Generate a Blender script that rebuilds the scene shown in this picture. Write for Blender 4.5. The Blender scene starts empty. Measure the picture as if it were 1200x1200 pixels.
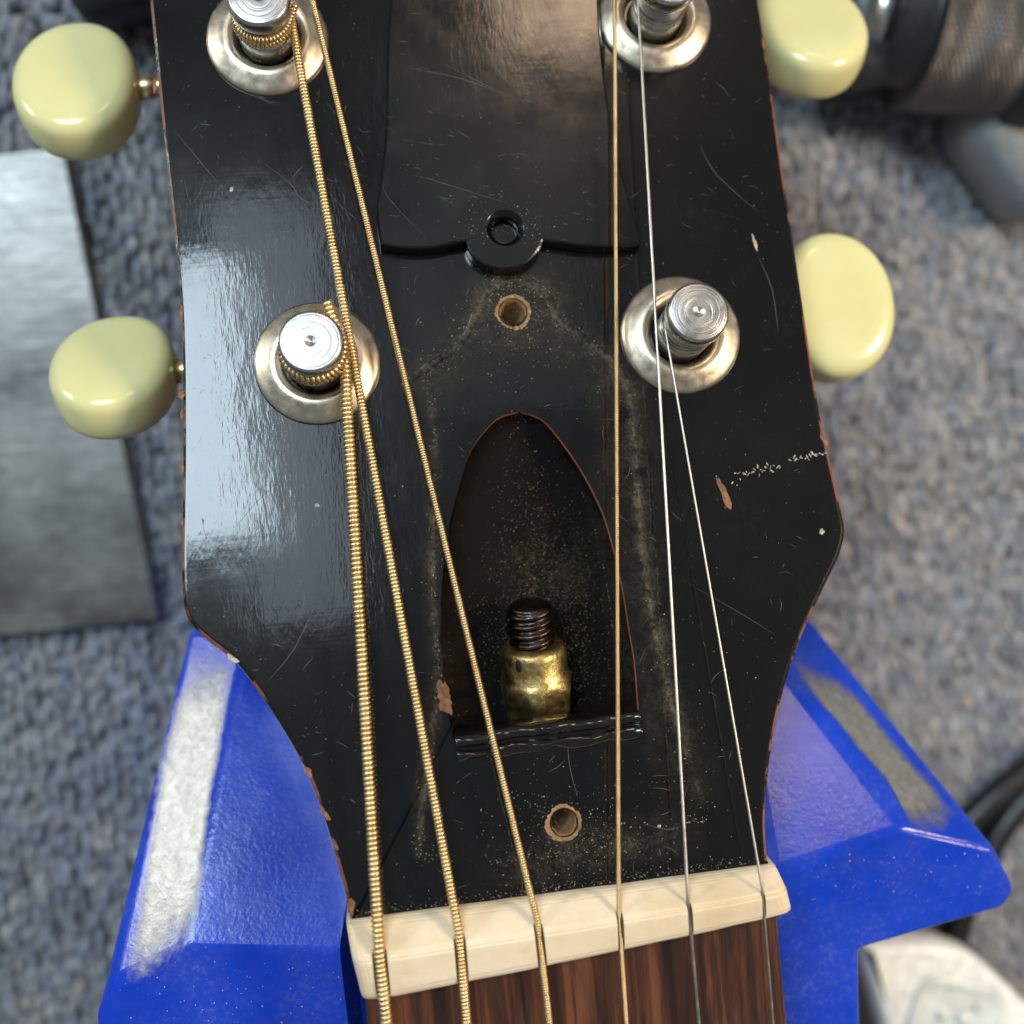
import bpy, bmesh, math, random
import numpy as np
from mathutils import Matrix, Vector, noise as mnoise

random.seed(7); rng = np.random.default_rng(7)
SC = bpy.context.scene
COL = SC.collection
MM = 0.001
BENCH = 88.0                      # mm from the carpet up to the guitar's nut
TILT = math.radians(14.0)         # backward angle of the headstock

# ------------------------------------------------------------------ camera
# measured from the photograph: focal length in photo pixels, vanishing point
# of the headstock's normal, roll of the guitar in the frame
F, VX, VY, ROLL = 1287.0, 480.0, 790.0, math.radians(-5.45)
n_ = np.array([VX-600, VY-600, F]); n_ /= np.linalg.norm(n_)
ex_ = np.cross([0, 1, 0], n_); ex_ /= np.linalg.norm(ex_)
ey_ = np.cross(n_, ex_)
Xh = math.cos(ROLL)*ex_ + math.sin(ROLL)*ey_
Yh = -(-math.sin(ROLL)*ex_ + math.cos(ROLL)*ey_)
Zh = -n_
def _pl(px, py):
    r = np.array([px-600, py-600, F]); return r/(r @ n_)
_a, _b = _pl(412, 1078), _pl(903, 1011)
DIST = 43.0/np.linalg.norm(_a-_b)                 # distance of the headstock plane
O_ = (_a+_b)/2*DIST                                # nut centre in camera space
Mh = np.array([Xh, Yh, Zh])                        # camera -> headstock frame
ct, st = math.cos(TILT), math.sin(TILT)
Rg = np.array([[1, 0, 0], [0, ct, st], [0, -st, ct]])   # headstock -> guitar frame
def h2g(p): return np.asarray(p, float) @ Rg.T
def g2h(p): return np.asarray(p, float) @ Rg
CAMH = Mh @ (-O_)
CAMG = h2g(CAMH)
def ray_h(px, py):
    d = Mh @ np.array([px-600, py-600, F]); return d/np.linalg.norm(d)
def HP(px, py, h=0.0):
    """photo pixel -> headstock frame at height h over the face"""
    d = ray_h(px, py); t = (h-CAMH[2])/d[2]; return CAMH+t*d
def GP(px, py, z):
    """photo pixel -> guitar frame on the horizontal plane z"""
    d = h2g(ray_h(px, py)); t = (z-CAMG[2])/d[2]; return CAMG+t*d
def W(p): return Vector(((p[0])*MM, (p[1])*MM, (p[2]+BENCH)*MM))

cam = bpy.data.cameras.new('camera'); camo = bpy.data.objects.new('camera', cam); COL.objects.link(camo)
Rc = Rg @ Mh                                       # camera(image axes) -> guitar frame
rx, ry, rz = Rc @ [1, 0, 0], Rc @ [0, -1, 0], Rc @ [0, 0, -1]
camo.matrix_world = Matrix(((rx[0], ry[0], rz[0], CAMG[0]*MM), (rx[1], ry[1], rz[1], CAMG[1]*MM),
                            (rx[2], ry[2], rz[2], (CAMG[2]+BENCH)*MM), (0, 0, 0, 1)))
cam.sensor_width = 36; cam.lens = 36*F/1200
cam.clip_start = 0.005; cam.clip_end = 20
cam.dof.use_dof = True
_fp = h2g(HP(640, 560, 2.0)); cam.dof.focus_distance = float(-(_fp-CAMG) @ rz)*MM
cam.dof.aperture_fstop = 13.0
SC.camera = camo

# ------------------------------------------------------------------ light
wld = bpy.data.worlds.new('World'); SC.world = wld; wld.use_nodes = True
bg = wld.node_tree.nodes['Background']; bg.inputs[0].default_value = (0.88, 0.93, 1.0, 1); bg.inputs[1].default_value = 0.21
SC.view_settings.view_transform = 'Standard'; SC.view_settings.look = 'None'
SC.view_settings.exposure = 0.0; SC.view_settings.gamma = 1.0

def area(name, pos, target, sx, sy, power, color):
    """rectangular lamp: sx runs across the guitar, sy along it"""
    l = bpy.data.lights.new(name, 'AREA'); l.shape = 'RECTANGLE'; l.size = sx; l.size_y = sy
    l.energy = power; l.color = color
    o = bpy.data.objects.new(name, l); COL.objects.link(o)
    z = (Vector(pos)-Vector(target)).normalized(); x = Vector((1, 0, 0)); x = (x-z*x.dot(z)).normalized(); y = z.cross(x)
    o.matrix_world = Matrix(((x[0], y[0], z[0], pos[0]), (x[1], y[1], z[1], pos[1]), (x[2], y[2], z[2], pos[2]), (0, 0, 0, 1)))
    return o
def mirror(px, py, dist, nrm=None, p=None):
    """where a lamp must hang to be seen mirrored in the headstock (or in a face with normal nrm at p)"""
    d = h2g(ray_h(px, py)); nrm = h2g([0, 0, 1.]) if nrm is None else nrm
    p = h2g(HP(px, py, 0)) if p is None else p
    return W(p), W(p+(d-2*(d @ nrm)*nrm)*dist)
def size(x0, x1, y0, y1, dist):
    k = (dist+DIST)/F*MM; return (x1-x0)*k, (y1-y0)*k
def lamp_seen(name, x0, x1, y0, y1, dist, radiance, color):
    t, p = mirror((x0+x1)/2, (y0+y1)/2, dist); sx, sy = size(x0, x1, y0, y1, dist)
    area(name, p, t, sx, sy, radiance*math.pi*sx*sy, color)
lamp_seen('window_light', -150, 270, 325, 652, 650, 21, (0.70, 0.88, 1.0))
lamp_seen('fringe_fill_lamp', 272, 400, 240, 730, 640, 3.0, (0.72, 0.86, 1.0))  # dim lamp added beside the window to soften the edge of its reflection
lamp_seen('ceiling_lamp', 590, 750, -110, 45, 600, 14, (1.0, 0.72, 0.48))
lamp_seen('sheen_fill_lamp', 470, 700, 60, 480, 900, 0.32, (0.95, 1.0, 1.0))  # faint panel added to lay a grey sheen down the middle of the face
area('warm_bench_lamp', W((380, 90, 330)), W((20, 30, 0)), 0.10, 0.10, 2.4, (1.0, 0.80, 0.58))
# lamp added low at the left, shaped to mirror in the blue block's chamfer
_q = [GP(131, 1152, -10.5), GP(214, 1112, -9), GP(290, 742, -27)]
_n = np.cross(_q[1]-_q[0], _q[2]-_q[0]); _n /= np.linalg.norm(_n); _n *= np.sign(_n[2])
def _hit(px, py):
    d = h2g(ray_h(px, py)); p = CAMG+d*(((_q[0]-CAMG) @ _n)/(d @ _n)); return p+(d-2*(d @ _n)*_n)*700
_c = [_hit(214, 812), _hit(256, 800), _hit(150, 1120), _hit(222, 1085)]
_ctr = sum(_c)/4; _u = (_c[1]-_c[0]+_c[3]-_c[2])/2; _v = (_c[0]-_c[2]+_c[1]-_c[3])/2
_z = _ctr-(_q[0]+_q[1]+_q[2])/3; _z /= np.linalg.norm(_z)
_lv = np.linalg.norm(_v); _v = _v-_z*(_v @ _z); _v /= np.linalg.norm(_v); _x = np.cross(_v, _z); _lu = abs(_u @ _x)
_l = bpy.data.lights.new('chamfer_fill_lamp', 'AREA'); _l.shape = 'RECTANGLE'; _l.size = _lu*2.6*MM; _l.size_y = _lv*MM
_l.energy = 30.0*math.pi*_l.size*_l.size_y; _l.color = (0.97, 0.98, 0.93)
_o = bpy.data.objects.new('chamfer_fill_lamp', _l); COL.objects.link(_o); _p = W(_ctr)
_o.matrix_world = Matrix(((_x[0], _v[0], _z[0], _p[0]), (_x[1], _v[1], _z[1], _p[1]), (_x[2], _v[2], _z[2], _p[2]), (0, 0, 0, 1)))
print('chamfer lamp', _p, _lu, _lv, _l.energy)

# ------------------------------------------------------------------ mesh helpers
ORG = {}
def mk(name, verts, faces, mats, parent=None, origin=(0, 0, 0), fmat=None, smooth=True, attr=None):
    """verts in mm, guitar frame"""
    origin = np.asarray(origin, float)
    v = (np.asarray(verts, float)-origin)*MM
    me = bpy.data.meshes.new(name); me.from_pydata(v.tolist(), [], [list(map(int, f)) for f in faces])
    if not isinstance(mats, (list, tuple)): mats = [mats]
    for m in mats: me.materials.append(m)
    if fmat is not None: me.polygons.foreach_set('material_index', np.asarray(fmat, np.int32))
    me.polygons.foreach_set('use_smooth', np.full(len(me.polygons), smooth))
    if attr is not None:
        a = me.color_attributes.new('tint', 'FLOAT_COLOR', 'POINT')
        c = np.ones((len(v), 4), np.float32); c[:, :3] = attr; a.data.foreach_set('color', c.ravel())
    me.update()
    return link(name, me, parent, origin)
def link(name, me, parent=None, origin=(0, 0, 0)):
    o = bpy.data.objects.new(name, me); COL.objects.link(o)
    origin = np.asarray(origin, float); ORG[o.name] = origin
    if parent is not None:
        o.parent = parent; po = ORG[parent.name]; o.location = Vector((origin-po)*MM)
    else: o.location = W(origin)
    return o
def empty(name, origin, parent=None):
    o = bpy.data.objects.new(name, None); COL.objects.link(o); o.empty_display_size = 0.01
    origin = np.asarray(origin, float); ORG[o.name] = origin
    if parent is not None: o.parent = parent; o.location = Vector((origin-ORG[parent.name])*MM)
    else: o.location = W(origin)
    return o
def tag(o, label=None, cat=None, group=None, kind=None):
    if label: o['label'] = label
    if cat: o['category'] = cat
    if group: o['group'] = group
    if kind: o['kind'] = kind
    return o
class Geo:
    def __init__(s): s.v = []; s.f = []; s.m = []; s.c = []; s.n = 0
    def add(s, v, f, m=0, c=None):
        v = np.asarray(v, float); s.v.append(v)
        s.f += [[i+s.n for i in q] for q in f]; s.m += [m]*len(f); s.n += len(v)
        if c is not None: s.c.append(np.tile(c, (len(v), 1)))
    def mk(s, name, mats, parent=None, origin=(0, 0, 0), smooth=True):
        return mk(name, np.vstack(s.v), s.f, mats, parent, origin, s.m, smooth, np.vstack(s.c) if s.c else None)
def frames(P):
    P = np.asarray(P, float); T = np.gradient(P, axis=0); T /= np.linalg.norm(T, axis=1)[:, None]
    N = np.zeros_like(P); a = np.array([0, 0, 1.]) if abs(T[0][2]) < .9 else np.array([1., 0, 0])
    n = np.cross(T[0], a); n /= np.linalg.norm(n)
    for i in range(len(P)):
        n = n-T[i]*(n @ T[i]); n /= np.linalg.norm(n); N[i] = n
    return T, N, np.cross(T, N)
def tube(P, r, sides=8, cap=True):
    P = np.asarray(P, float); k = len(P); T, N, B = frames(P)
    r = np.broadcast_to(np.asarray(r, float), (k,))
    a = np.arange(sides)*2*math.pi/sides
    v = P[:, None]+r[:, None, None]*(np.cos(a)[None, :, None]*N[:, None]+np.sin(a)[None, :, None]*B[:, None])
    f = []
    for i in range(k-1):
        for j in range(sides):
            j2 = (j+1) % sides
            f.append([i*sides+j, i*sides+j2, (i+1)*sides+j2, (i+1)*sides+j])
    if cap: f.append(list(range(sides))[::-1]); f.append([(k-1)*sides+j for j in range(sides)])
    return v.reshape(-1, 3), f
def resample(P, ds):
    P = np.asarray(P, float); s = np.r_[0, np.cumsum(np.linalg.norm(np.diff(P, axis=0), axis=1))]
    n = max(2, int(s[-1]/ds)+1); t = np.linspace(0, s[-1], n)
    return np.stack([np.interp(t, s, P[:, k]) for k in range(3)], 1)
def spline(P, n=8, closed=False):
    """Catmull-Rom through the points"""
    P = np.asarray(P, float); k = len(P); out = []
    for i in range(k if closed else k-1):
        g = lambda j: P[j % k] if closed else P[min(max(j, 0), k-1)]
        p0, p1, p2, p3 = g(i-1), g(i), g(i+1), g(i+2)
        for t in np.arange(n)/n:
            out.append(.5*((2*p1)+(-p0+p2)*t+(2*p0-5*p1+4*p2-p3)*t*t+(-p0+3*p1-3*p2+p3)*t**3))
    if not closed: out.append(P[-1])
    return np.array(out)
def lathe(prof, seg=48, axis='z'):
    """prof: (r, z) list"""
    a = np.arange(seg)*2*math.pi/seg; v = []; f = []
    for r, z in prof: v += [(r*math.cos(t), r*math.sin(t), z) for t in a]
    for i in range(len(prof)-1):
        for j in range(seg):
            j2 = (j+1) % seg; f.append([i*seg+j, i*seg+j2, (i+1)*seg+j2, (i+1)*seg+j])
    v = np.array(v, float)
    if axis == 'y': v = np.stack([v[:, 0], v[:, 2], -v[:, 1]], 1)
    if axis == 'x': v = np.stack([v[:, 2], v[:, 1], -v[:, 0]], 1)
    return v, f
def lathe_caps(prof, seg=48, axis='z', top=True, bottom=True):
    v, f = lathe(prof, seg, axis); k = len(prof)
    if bottom: f.append(list(range(seg))[::-1])
    if top: f.append([(k-1)*seg+j for j in range(seg)])
    return v, f
def offset2(P, d):
    """inset a closed ccw outline by d"""
    P = np.asarray(P, float); t = np.roll(P, -1, 0)-np.roll(P, 1, 0); t /= np.linalg.norm(t, axis=1)[:, None]
    return P+d*np.stack([-t[:, 1], t[:, 0]], 1)
def slab(outline, levels, mats_ring, mat_top, mat_bottom):
    """outline: ccw 2D. levels: (inset, z) from the bottom up"""
    k = len(outline); v = []; f = []; m = []
    for ins, z in levels: v += [(x, y, z) for x, y in offset2(outline, ins)]
    for i in range(len(levels)-1):
        for j in range(k):
            j2 = (j+1) % k; f.append([i*k+j, i*k+j2, (i+1)*k+j2, (i+1)*k+j]); m.append(mats_ring[i])
    f.append(list(range(k))[::-1]); m.append(mat_bottom)
    f.append([(len(levels)-1)*k+j for j in range(k)]); m.append(mat_top)
    return np.array(v), f, m
def solid(me):
    bm = bmesh.new(); bm.from_mesh(me); bmesh.ops.recalc_face_normals(bm, faces=bm.faces)
    bad = [e for e in bm.edges if not e.is_manifold]
    bmesh.ops.triangulate(bm, faces=[f for f in bm.faces if len(f.verts) > 4])
    bm.verts.ensure_lookup_table(); bmesh.ops.scale(bm, vec=(1000, 1000, 1000), verts=bm.verts)
    if bm.calc_volume(signed=True) < 0: bmesh.ops.reverse_faces(bm, faces=bm.faces)
    if bad: print('not closed:', me.name, len(bad))
    bm.to_mesh(me); bm.free()
def boolean(o, cutters):
    solid(o.data); par, loc = o.parent, o.location.copy(); base = W(ORG[o.name]); o.parent = None; o.location = base*1000
    for c in cutters:
        c.location = c.location*1000
        solid(c.data); n0 = len(o.data.vertices)
        md = o.modifiers.new('cut', 'BOOLEAN'); md.operation = 'DIFFERENCE'; md.object = c; md.solver = 'MANIFOLD'
        md.material_mode = 'TRANSFER'
        bpy.context.view_layer.update()
        me = bpy.data.meshes.new_from_object(o.evaluated_get(bpy.context.evaluated_depsgraph_get()))
        o.modifiers.clear(); o.data = me; me.name = o.name
        print('cut', o.name, n0, len(me.vertices))
        bpy.data.objects.remove(c, do_unlink=True)
    o.data.transform(Matrix.Scale(.001, 4)); o.parent = par; o.location = loc

# ------------------------------------------------------------------ materials
class NT:
    def __init__(s, name):
        s.m = bpy.data.materials.new(name); s.m.use_nodes = True; s.t = s.m.node_tree
        s.b = s.t.nodes['Principled BSDF']; s.tc = s.n('ShaderNodeTexCoord')
    def n(s, typ, **kw):
        x = s.t.nodes.new(typ)
        for k, v in kw.items(): setattr(x, k, v)
        return x
    def l(s, a, b): s.t.links.new(a, b)
    def set(s, **kw):
        for k, v in kw.items():
            k = k.replace('_', ' ')
            if k == 'Base Color' and len(v) == 3: v = (*v, 1)
            s.b.inputs[k].default_value = v
        return s
    def map(s, scale=(1, 1, 1), rot=(0, 0, 0), src='Object'):
        mp = s.n('ShaderNodeMapping'); mp.inputs['Scale'].default_value = scale; mp.inputs['Rotation'].default_value = rot
        s.l(s.tc.outputs[src], mp.inputs[0]); return mp.outputs[0]
    def noise(s, scale, detail=3, rough=.5, vec=None, dist=0):
        x = s.n('ShaderNodeTexNoise'); x.inputs['Scale'].default_value = scale; x.inputs['Detail'].default_value = detail
        x.inputs['Roughness'].default_value = rough; x.inputs['Distortion'].default_value = dist
        s.l(vec if vec is not None else s.tc.outputs['Object'], x.inputs['Vector']); return x.outputs['Fac']
    def voro(s, scale, vec=None, feature='F1'):
        x = s.n('ShaderNodeTexVoronoi', feature=feature); x.inputs['Scale'].default_value = scale
        s.l(vec if vec is not None else s.tc.outputs['Object'], x.inputs['Vector']); return x.outputs['Distance']
    def ramp(s, fac, stops):
        r = s.n('ShaderNodeValToRGB'); el = r.color_ramp.elements
        while len(el) < len(stops): el.new(.5)
        for e, (p, c) in zip(el, stops): e.position = p; e.color = (*c, 1) if len(c) == 3 else c
        s.l(fac, r.inputs[0]); return r.outputs[0]
    def rng(s, fac, a, b, c, d):
        r = s.n('ShaderNodeMapRange'); r.clamp = True
        for i, v in enumerate((a, b, c, d)): r.inputs[i+1].default_value = v
        s.l(fac, r.inputs[0]); return r.outputs[0]
    def mix(s, fac, a, b):
        x = s.n('ShaderNodeMix', data_type='RGBA')
        if isinstance(fac, (int, float)): x.inputs[0].default_value = fac
        else: s.l(fac, x.inputs[0])
        for i, q in ((6, a), (7, b)):
            if isinstance(q, tuple): x.inputs[i].default_value = (*q, 1)
            else: s.l(q, x.inputs[i])
        return x.outputs[2]
    def math(s, op, a, b=0.0):
        x = s.n('ShaderNodeMath', operation=op)
        for i, q in ((0, a), (1, b)):
            if isinstance(q, (int, float)): x.inputs[i].default_value = q
            else: s.l(q, x.inputs[i])
        return x.outputs[0]
    def bump(s, height, dist, strength=1.0, prev=None, to=('Normal',)):
        b = s.n('ShaderNodeBump'); b.inputs['Strength'].default_value = strength; b.inputs['Distance'].default_value = dist
        s.l(height, b.inputs['Height'])
        if prev is not None: s.l(prev, b.inputs['Normal'])
        for t in to: s.l(b.outputs[0], s.b.inputs[t])
        return b.outputs[0]
    def to(s, out, inp): s.l(out, s.b.inputs[inp])

def mat_lacquer(name='black_lacquer', haze=1.0, cr=(.045, .13)):
    t = NT(name); t.set(Base_Color=(.0035, .0035, .0037), Specular_IOR_Level=.10)
    fine = t.noise(2600, 2, .6, t.map((1, .22, 1)))
    mid = t.noise(420, 3, .6, t.map((1, .55, 1)))
    big = t.noise(60, 3, .55)
    scr = t.noise(900, 3, .7, t.map((1, .04, 1), (0, 0, .12)))
    sc2 = t.noise(700, 3, .7, t.map((.05, 1, 1), (0, 0, .5)))
    r = t.rng(big, .35, .7, .2, .32); t.to(r, 'Roughness')
    # film of grime and rubbed-in dust, thin and uneven
    f = t.math('MULTIPLY', t.rng(t.noise(140, 5, .7), .5, .8, 0, 1), t.rng(fine, .45, .75, 0, 1))
    f = t.math('MULTIPLY', f, .35*haze)
    t.to(t.mix(f, (.0035, .0035, .0037), (.036, .034, .029)), 'Base Color')
    t.set(Coat_Weight=1.0, Coat_IOR=1.43)
    t.to(t.rng(t.noise(220, 4, .65), .35, .75, *cr), 'Coat Roughness')
    a = t.bump(big, .00012, .4)
    a = t.bump(mid, .00003, .4, a)
    a = t.bump(scr, .000024, .5, a)
    a = t.bump(sc2, .000010, .35, a)
    t.bump(fine, .000007, .5, a, ('Normal', 'Coat Normal'))
    return t.m
def mat_worn(name='worn_edge'):
    t = NT(name); e = t.noise(190, 4, .65); g = t.noise(900, 2, .6)
    k = t.math('ADD', t.rng(e, .49, .56, 0, 1), t.math('MULTIPLY', g, .0))
    wood = t.mix(g, (.10, .028, .010), (.30, .105, .04))
    t.to(t.mix(k, (.012, .007, .005), wood), 'Base Color')
    t.to(t.rng(k, 0, 1, .22, .55), 'Roughness'); t.bump(e, .0003, .5)
    return t.m
def mat_rimwood():
    t = NT('bare_veneer_edge'); g = t.noise(500, 3, .6, t.map((1, .2, 1)))
    t.to(t.mix(g, (.13, .035, .012), (.36, .12, .045)), 'Base Color'); t.set(Roughness=.45); t.bump(g, .0001, .5); return t.m
def mat_bare(name='bare_wood', a=(.20, .09, .03), b=(.5, .29, .12)):
    t = NT(name); g = t.noise(1500, 4, .7); t.to(t.mix(t.rng(g, .3, .7, 0, 1), a, b), 'Base Color'); t.set(Roughness=.75); t.bump(g, .0002, .8); return t.m
def mat_cavity():
    t = NT('cavity_lacquer'); d = t.noise(2600, 5, .85); e = t.noise(160, 4, .65)
    c = h2g(HP(648, 668, -6))*MM
    vd = t.n('ShaderNodeVectorMath', operation='DISTANCE'); t.l(t.tc.outputs['Object'], vd.inputs[0]); vd.inputs[1].default_value = c.tolist()
    near = t.rng(vd.outputs['Value'], .001, .0125, 1, 0)
    thr = t.math('SUBTRACT', d, t.math('MULTIPLY', t.math('SUBTRACT', 1.0, t.math('MULTIPLY', near, t.rng(e, .3, .65, .5, 1.1))), .35))
    k = t.rng(thr, .38, .58, 0, 1)
    br = t.mix(t.rng(e, .5, .75, 0, 1), (.002, .0016, .0014), (.010, .004, .002))
    t.to(t.mix(t.math('MULTIPLY', k, .6), br, (.075, .062, .036)), 'Base Color'); t.set(Specular_IOR_Level=.26); t.to(t.rng(k, 0, 1, .08, .7), 'Roughness')
    a = t.bump(e, .0014, .7); t.bump(d, .0003, .9, a); return t.m
def mat_metal(name, col, rough, bump=.00003, rings=False, tarnish=None, scale=700):
    t = NT(name); t.set(Base_Color=col, Metallic=1.0, Roughness=rough)
    g = t.noise(scale, 4, .65)
    t.to(t.rng(g, .3, .75, rough*.75, rough*1.5), 'Roughness')
    if tarnish: t.to(t.mix(t.rng(t.noise(260, 4, .7), .48, .72, 0, .8), col, tarnish), 'Base Color')
    a = t.bump(g, bump, .6)
    if rings:
        sp = t.n('ShaderNodeSeparateXYZ'); t.l(t.tc.outputs['Object'], sp.inputs[0])
        rr = t.math('SQRT', t.math('ADD', t.math('MULTIPLY', sp.outputs[0], sp.outputs[0]), t.math('MULTIPLY', sp.outputs[1], sp.outputs[1])))
        x = t.n('ShaderNodeTexNoise', noise_dimensions='1D'); x.inputs['Scale'].default_value = 2600; x.inputs['Detail'].default_value = 2
        t.l(rr, x.inputs['W'])
        t.bump(x.outputs['Fac'], .00011, .8, a)
    return t.m
def mat_plastic(name, col, rough=.18, sss=.25, r=(1, .8, .4)):
    t = NT(name); g = t.noise(120, 3, .6)
    sp = t.noise(900, 4, .8); cl = t.mix(g, tuple(c*q for c, q in zip(col, (.92, .88, .78))), tuple(min(1, c*1.06) for c in col))
    t.to(t.mix(t.rng(sp, .68, .8, 0, .55), cl, (.28, .21, .09)), 'Base Color')
    t.set(Subsurface_Weight=sss, Subsurface_Radius=r, Subsurface_Scale=.0015)
    t.to(t.rng(t.noise(400, 4, .6), .3, .7, rough*.8, rough*1.5), 'Roughness'); aa = t.bump(t.noise(300, 3, .5), .00008, .3); t.bump(t.noise(1200, 3, .7, t.map((.1, 1, 1), (.2, 0, .7))), .00002, .6, aa); return t.m
def mat_bone():
    t = NT('aged_bone'); g = t.noise(110, 4, .6); h = t.noise(500, 4, .6, t.map((.3, 1, 1)))
    c = t.mix(t.rng(g, .42, .68, 0, 1), (.77, .645, .47), (.66, .52, .33)); c = t.mix(t.rng(h, .6, .85, 0, .5), c, (.45, .30, .12))
    t.to(c, 'Base Color'); t.set(Subsurface_Weight=.5, Subsurface_Radius=(1, .7, .45), Subsurface_Scale=.0015)
    t.to(t.rng(h, .3, .7, .22, .42), 'Roughness'); t.bump(h, .00012, .5); return t.m
def mat_rosewood():
    t = NT('rosewood'); g = t.noise(420, 5, .65, t.map((1, .06, 1), (0, 0, .03)), .6); p = t.noise(1800, 3, .6, t.map((1, .05, 1)))
    c = t.ramp(g, [(.3, (.010, .005, .004)), (.47, (.050, .016, .008)), (.6, (.115, .040, .017)), (.78, (.16, .062, .026))])
    t.to(t.mix(t.rng(p, .52, .68, 0, .8), c, (.012, .005, .003)), 'Base Color'); t.set(Roughness=.42); t.bump(p, .0001, .7); return t.m
def mat_blue():
    t = NT('blue_rubber'); g = t.noise(55, 3, .6); h = t.noise(1500, 4, .7)
    c = t.mix(t.rng(g, .3, .7, 0, 1), (.002, .034, .40), (.003, .052, .56))
    dust = t.math('MULTIPLY', t.rng(t.noise(90, 4, .7), .4, .75, 0, 1), t.rng(h, .5, .7, .1, .5))
    c = t.mix(dust, c, (.22, .24, .42)); t.to(c, 'Base Color')
    t.set(Subsurface_Weight=.35, Subsurface_Radius=(.25, .4, 1.0), Subsurface_Scale=.003, Specular_IOR_Level=.5)
    t.to(t.rng(g, .3, .7, .13, .22), 'Roughness'); a = t.bump(t.noise(260, 3, .6), .00012, .4); t.bump(t.noise(2200, 3, .7), .00003, .9, a); return t.m
def mat_carpet():
    t = NT('carpet_wool'); a = t.n('ShaderNodeVertexColor'); a.layer_name = 'tint'
    g = t.noise(3500, 2, .6); x = t.mix(t.rng(g, .3, .7, 0, .45), a.outputs[0], (.03, .03, .035)); t.to(x, 'Base Color'); t.set(Roughness=.95, Specular_IOR_Level=.1); return t.m
def mat_plain(name, col, rough=.5, bump=0, scale=600, metal=0.0):
    t = NT(name); t.set(Base_Color=col, Roughness=rough, Metallic=metal); g = t.noise(scale, 3, .6)
    t.to(t.mix(t.rng(g, .3, .7, 0, 1), tuple(c*.8 for c in col), tuple(min(1, c*1.15) for c in col)), 'Base Color')
    t.to(t.rng(g, .3, .7, rough*.8, rough*1.25), 'Roughness')
    if bump: t.bump(g, bump, .6)
    return t.m
def mat_steel():
    t = NT('brushed_steel'); t.set(Metallic=1.0); g = t.noise(90, 5, .7); s = t.noise(900, 4, .7, t.map((.08, 1, 1), (0, 0, .1))); b = t.noise(45, 3, .6)
    c = t.mix(t.rng(b, .35, .7, 0, 1), (.16, .157, .15), (.33, .318, .30)); t.to(t.mix(t.rng(s, .6, .75, 0, .5), c, (.62, .62, .6)), 'Base Color')
    t.to(t.rng(g, .3, .7, .30, .48), 'Roughness'); a = t.bump(s, .00006, .8); t.bump(t.noise(110, 3, .6), .0006, .35, a); return t.m

LAC = mat_lacquer(); COVER = mat_lacquer('cover_plastic', .5, (.08, .22)); WORN = mat_worn(); RIM = mat_rimwood(); BARE = mat_bare(); CAV = mat_cavity()
NICK = mat_metal('aged_nickel', (.62, .55, .43), .34, .00004, tarnish=(.50, .40, .28))
POST = mat_metal('turned_post_metal', (.50, .49, .47), .3, .00003, rings=True)
SHAFT = mat_metal('shaft_brass', (.70, .58, .34), .25)
BRONZE = mat_metal('bronze_winding', (.84, .65, .36), .36, .000001, tarnish=(.62, .43, .19))
BRONZE_CORE = mat_metal('bronze_core', (.45, .28, .10), .4, .00001)
STEELW = mat_metal('plain_steel_wire', (.48, .455, .42), .38, .000005)
BRASS = mat_metal('grimy_brass', (.54, .42, .17), .36, .00022, tarnish=(.16, .10, .035), scale=620)
RUST = mat_metal('oiled_rusty_steel', (.07, .052, .045), .3, .0002)
CREAM = mat_plastic('cream_plastic', (.68, .665, .35)); BONE = mat_bone(); ROSE = mat_rosewood(); BLUE = mat_blue(); WOOL = mat_carpet(); STEEL = mat_steel()
NECKM = mat_plain('mahogany_neck', (.05, .015, .007), .3)
DUST = mat_plain('pale_dust', (.36, .29, .18), .9); SCR = mat_plain('scratch_line', (.11, .10, .09), .45); GREYDUST = mat_plain('blue_dust', (.45, .47, .55), .9)

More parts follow.
